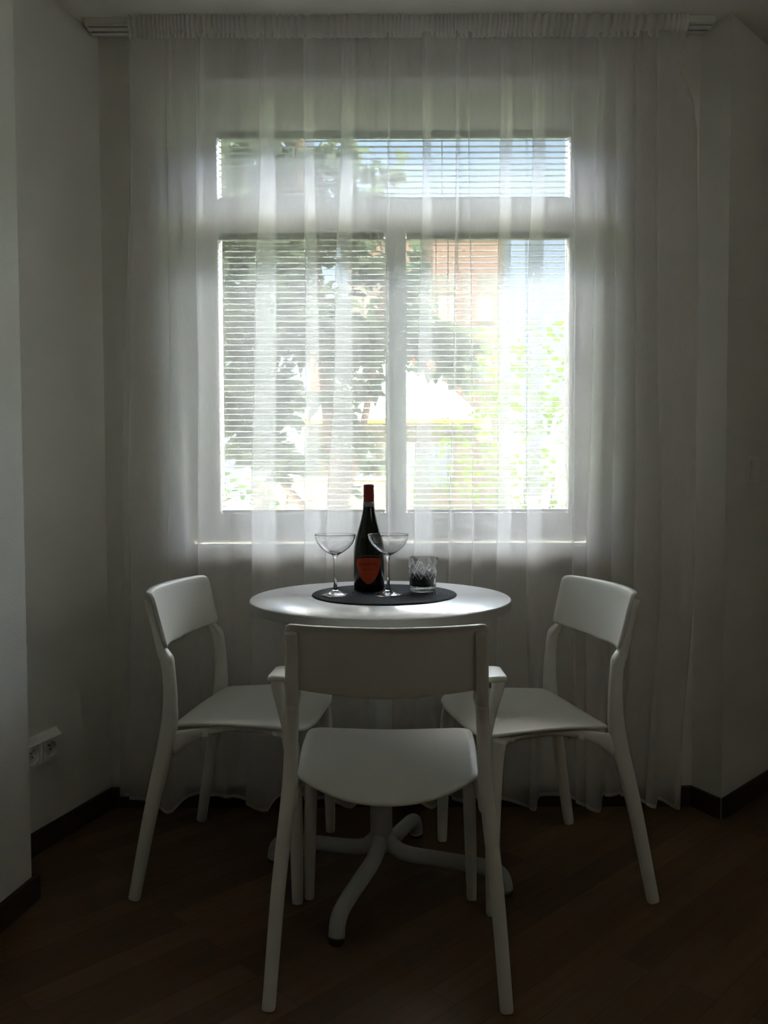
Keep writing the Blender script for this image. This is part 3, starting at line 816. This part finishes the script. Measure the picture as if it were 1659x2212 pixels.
def add_leaf(bm, c, size, rnd, droop=.5):
    d = Vector((rnd.gauss(0, 1), rnd.gauss(0, 1), rnd.gauss(0, .6)-droop)).normalized()
    up = Vector((rnd.gauss(0, .5), rnd.gauss(0, .5), 1)); sd = d.cross(up)
    if sd.length < .01: sd = Vector((1, 0, 0))
    sd.normalize(); nrm = sd.cross(d)
    L, W = size, size*.42
    pts = [(0, 0, 0), (.3, W, .12), (.65, W*.85, .1), (1, 0, -.15), (.65, -W*.85, .1), (.3, -W, .12)]
    vs = [bm.verts.new(c + d*L*a + sd*b_ + nrm*size*h_) for a, b_, h_ in pts]
    bm.faces.new((vs[0], vs[1], vs[2], vs[3])); bm.faces.new((vs[0], vs[3], vs[4], vs[5]))
def foliage(blobs, size, dens, seed, droop=.4):
    rnd = random.Random(seed); bm = bmesh.new()
    for (c, rx, rz, ry) in blobs:
        nn = int(dens*rx*rz*1000)
        for _ in range(nn):
            while True:
                a, b_, d_ = rnd.uniform(-1, 1), rnd.uniform(-1, 1), rnd.uniform(-1, 1)
                if a*a+b_*b_+d_*d_ < 1: break
            add_leaf(bm, c+Vector((a*rx, d_*ry, b_*rz)), size*rnd.uniform(.7, 1.25), rnd, droop)
    return bm
def blobs_px(lst, Y, depth=.45):
    out = []; rnd = random.Random(5)
    for px, py, rx, ry in lst:
        y = Y+rnd.uniform(-.35, .35); c = at(px, py, y); k = y/F_PX
        out.append((c, rx*k, ry*k, depth))
    return out
# the big tree a few metres beyond the window
tree_blobs = blobs_px([
    (530, 362, 62, 66), (650, 372, 70, 60), (735, 330, 30, 40), (725, 415, 50, 20), (800, 378, 36, 20), (858, 375, 18, 18), (560, 230, 120, 40),
    (520, 470, 80, 60), (640, 470, 80, 60), (760, 480, 80, 50), (520, 570, 60, 90), (620, 590, 60, 90), (690, 520, 50, 30), (795, 560, 48, 38),
    (520, 720, 60, 110), (620, 720, 62, 70), (700, 680, 34, 60), (735, 745, 60, 55), (800, 745, 50, 52), (640, 640, 40, 50), (745, 660, 16, 34),
    (520, 860, 70, 80), (600, 850, 44, 70), (745, 830, 34, 30), (798, 830, 14, 42), (700, 860, 40, 16), (770, 950, 36, 26), (700, 985, 60, 22), (560, 960, 60, 40), (620, 1000, 40, 30), (780, 1000, 40, 14),
    (900, 600, 20, 60), (905, 690, 30, 40), (905, 755, 32, 50), (960, 745, 44, 52), (1005, 770, 22, 46), (1012, 815, 16, 24), (850, 700, 40, 90),
    (735, 900, 24, 40), (745, 1060, 20, 20)], 5.6)
tr_ = thing('garden_tree', 'dark large leaved tree standing close outside the left window pane', 'tree', (at(745, 1000, 5.6).x-.05, 5.6, ZG))
tp = Vector(tr_.location)
bm = foliage(tree_blobs, .115, 4.0, 11, .5)
for v in bm.verts: v.co -= tp
link('foliage', bm, M['leaf_dark'], tr_)
bm = bmesh.new()
add_sweep(bm, [(0, 0, 0, .09, .09), (.03, 0, 1.2, .075, .075), (-.05, .05, 2.6, .06, .06), (-.25, 0, 4.4, .035, .035)], seg=10, pw=2)
link('trunk', bm, M['bark'], tr_, True)
for (x1, z1, x2, z2) in ((-.7, 2.6, -1.0, 3.4), (.3, 3.2, .3, 3.7)):
    link('branch', sweep([(0, 0, 1.5+.3*(z1-2), .035, .035), (x1*.5, .05, (1.5+z1)/2, .026, .026), (x1, 0, z1, .018, .018), (x2, 0, z2, .009, .009)], pw=2, seg=8), M['bark'], tr_, True)

def shrub(name, lst, Y, m, size, dens, label, seed, depth=.5, stem=True):
    bl = blobs_px(lst, Y, depth); cx_ = sum(b_[0].x for b_ in bl)/len(bl)
    t = thing(name, label, 'shrub' if name == 'shrub' else 'hedge', (cx_, Y, ZG))
    bm = foliage(bl, size, dens, seed, .1)
    for v in bm.verts: v.co -= Vector((cx_, Y, ZG))
    link('foliage', bm, m, t)
    zt = min(b_[0].z for b_ in bl)
    bm = bmesh.new()
    for k in range(3):
        add_sweep(bm, [((k-1)*.08, 0, 0, .025, .025), ((k-1)*.2, 0, (zt-ZG)*.6, .018, .018), ((k-1)*.35, .05, zt-ZG+.2, .010, .010)], seg=8, pw=2)
    link('stems', bm, M['bark'], t, True)
    return t
shrub('shrub', [(1060, 790, 50, 80), (1150, 760, 44, 70), (1205, 740, 30, 60), (1120, 860, 80, 80), (1190, 900, 40, 110), (1060, 900, 50, 60), (1110, 1000, 90, 60), (1230, 850, 40, 100), (1040, 730, 18, 22), (1070, 1060, 90, 40), (1200, 1040, 50, 60)],
      9.5, M['leaf_light'], .10, .40, 'tall yellow green shrub outside the right window pane', 21, .7)
shrub('shrub', [(965, 935, 28, 45), (1000, 975, 30, 50), (950, 1010, 30, 50), (985, 1060, 36, 40)], 8.8, M['leaf_light'], .09, .42, 'low yellow green bush left of the tall shrub outside', 22, .35)
shrub('shrub', [(520, 1060, 40, 36), (575, 1075, 40, 30), (500, 1020, 22, 20), (620, 1090, 30, 20)], 8.2, M['leaf_mid'], .09, .42, 'small green bush at the lower left corner of the window view', 23, .35)
shrub('shrub', [(900, 1040, 30, 50), (890, 1095, 40, 30), (930, 1100, 60, 30), (1150, 1110, 120, 30), (1040, 1110, 60, 24)], 7.4, M['leaf_mid'], .08, .42, 'dark green low bush at the foot of the right pane view', 24, .35)

# white garden wall
a = at(590, 1030, 13.0); b_ = at(850, 1030, 13.0)
gw = thing('garden_wall', 'low pale garden wall in the sun behind the tree', 'wall', ((a.x+b_.x)/2, 13.0, ZG)); hw = (b_.x-a.x)/2+.3
M['render_w'] = mat('sunlit_white_render', (.20, .18, .16), .9, .1, var=.04)
M['render_c'] = mat('cream_render', (.15, .13, .10), .9, .1, var=.04)
M['pink'] = mat('salmon_render', (.25, .165, .145), .9, .1, var=.05)
M['tile'] = mat('pale_roof_tile', (.30, .28, .255), .8, .1, var=.1)
M['brick'] = mat('red_chimney_brick', (.50, .13, .07), .9, .1)
M['wpane'] = mat('house_window_glass', (.10, .12, .15), .2, .5)
link('wall_body', box(-hw, hw, -.1, .1, 0, a.z-ZG-.06), M['render_w'], gw)
link('coping', bevel_all(box(-hw-.03, hw+.03, -.14, .14, a.z-ZG-.06, a.z-ZG), .01, 1), M['tile'], gw)

# gabled house
YH = 20.0
e0 = at(640, 905, YH); e1 = at(1046, 905, YH); rz_ = at(900, 785, YH+3).z
hs = thing('house', 'white low house with a bright pale pitched roof beyond the garden', 'house', ((e0.x+e1.x)/2, YH, ZG))
hw = (e1.x-e0.x)/2; ez = e0.z-ZG; rh = rz_-ZG; dp = 3.2
link('house_walls', box(-hw+.2, hw-.2, .3, 2*dp-.3, 0, ez), M['render_c'], hs)
bm = bmesh.new()
v = [bm.verts.new(p) for p in ((-hw, 0, ez), (hw, 0, ez), (hw, 2*dp, ez), (-hw, 2*dp, ez), (-hw+1.2, dp, rh), (hw-1.25, dp, rh))]
for f in ((0, 1, 5, 4), (1, 2, 5), (2, 3, 4, 5), (3, 0, 4), (3, 2, 1, 0)): bm.faces.new([v[i] for i in f])
link('roof', bm, M['tile'], hs)
link('gutter', box(-hw, hw, -.10, .0, ez-.12, ez), mat('ochre_gutter', (.45, .27, .06), .7), hs)
link('chimney', bevel_all(box(-hw+.25, -hw+.75, 1.0, 1.6, ez-.1, rh+.1), .02, 1), M['brick'], hs)
link('chimney', bevel_all(box(.6, 1.15, dp-.2, dp+.4, ez+.3, rh+.35), .02, 1), M['brick'], hs)
for wx in (-hw+1.0, -.2, hw-1.6):
    f = link('window', box(wx, wx+.9, .24, .32, ez-1.7, ez-.55), M['render_w'], hs)
    link('pane', box(wx+.08, wx+.82, .22, .25, ez-1.62, ez-.63), M['wpane'], f)

# tall apartment block
YB = 34.0
c0 = at(750, 517, YB); c1 = at(1088, 517, YB); pz = at(900, 592, YB).z-ZG; hz_ = c0.z-ZG
ab = thing('apartment_building', 'tall cream block of flats with a salmon pink top storey', 'building', ((c0.x+c1.x)/2, YB, ZG)); hw = (c1.x-c0.x)/2
link('lower_walls', box(-hw, hw, 0, 8, 0, pz), M['render_w'], ab)
link('top_storey', box(-hw, hw, 0, 8, pz, hz_), M['pink'], ab)
link('roof_edge', box(-hw-.15, hw+.15, -.15, 8.15, hz_, hz_+.18), M['tile'], ab)
for k in range(4):
    xx = -hw+.6+(2*hw-1.8)*k/3
    for fl_ in range(3):
        z = pz-2.0-fl_*2.4
        if z < 1: continue
        f = link('window', box(xx, xx+.8, -.05, .06, z, z+1.2), M['render_c'], ab)
        link('pane', box(xx+.08, xx+.72, -.07, -.04, z+.08, z+1.12), M['tile'], f)
for xx in (hw*.42, hw*.62):
    link('downpipe', box(xx-.12, xx+.12, -.12, .0, 0, pz), M['pink'], ab)
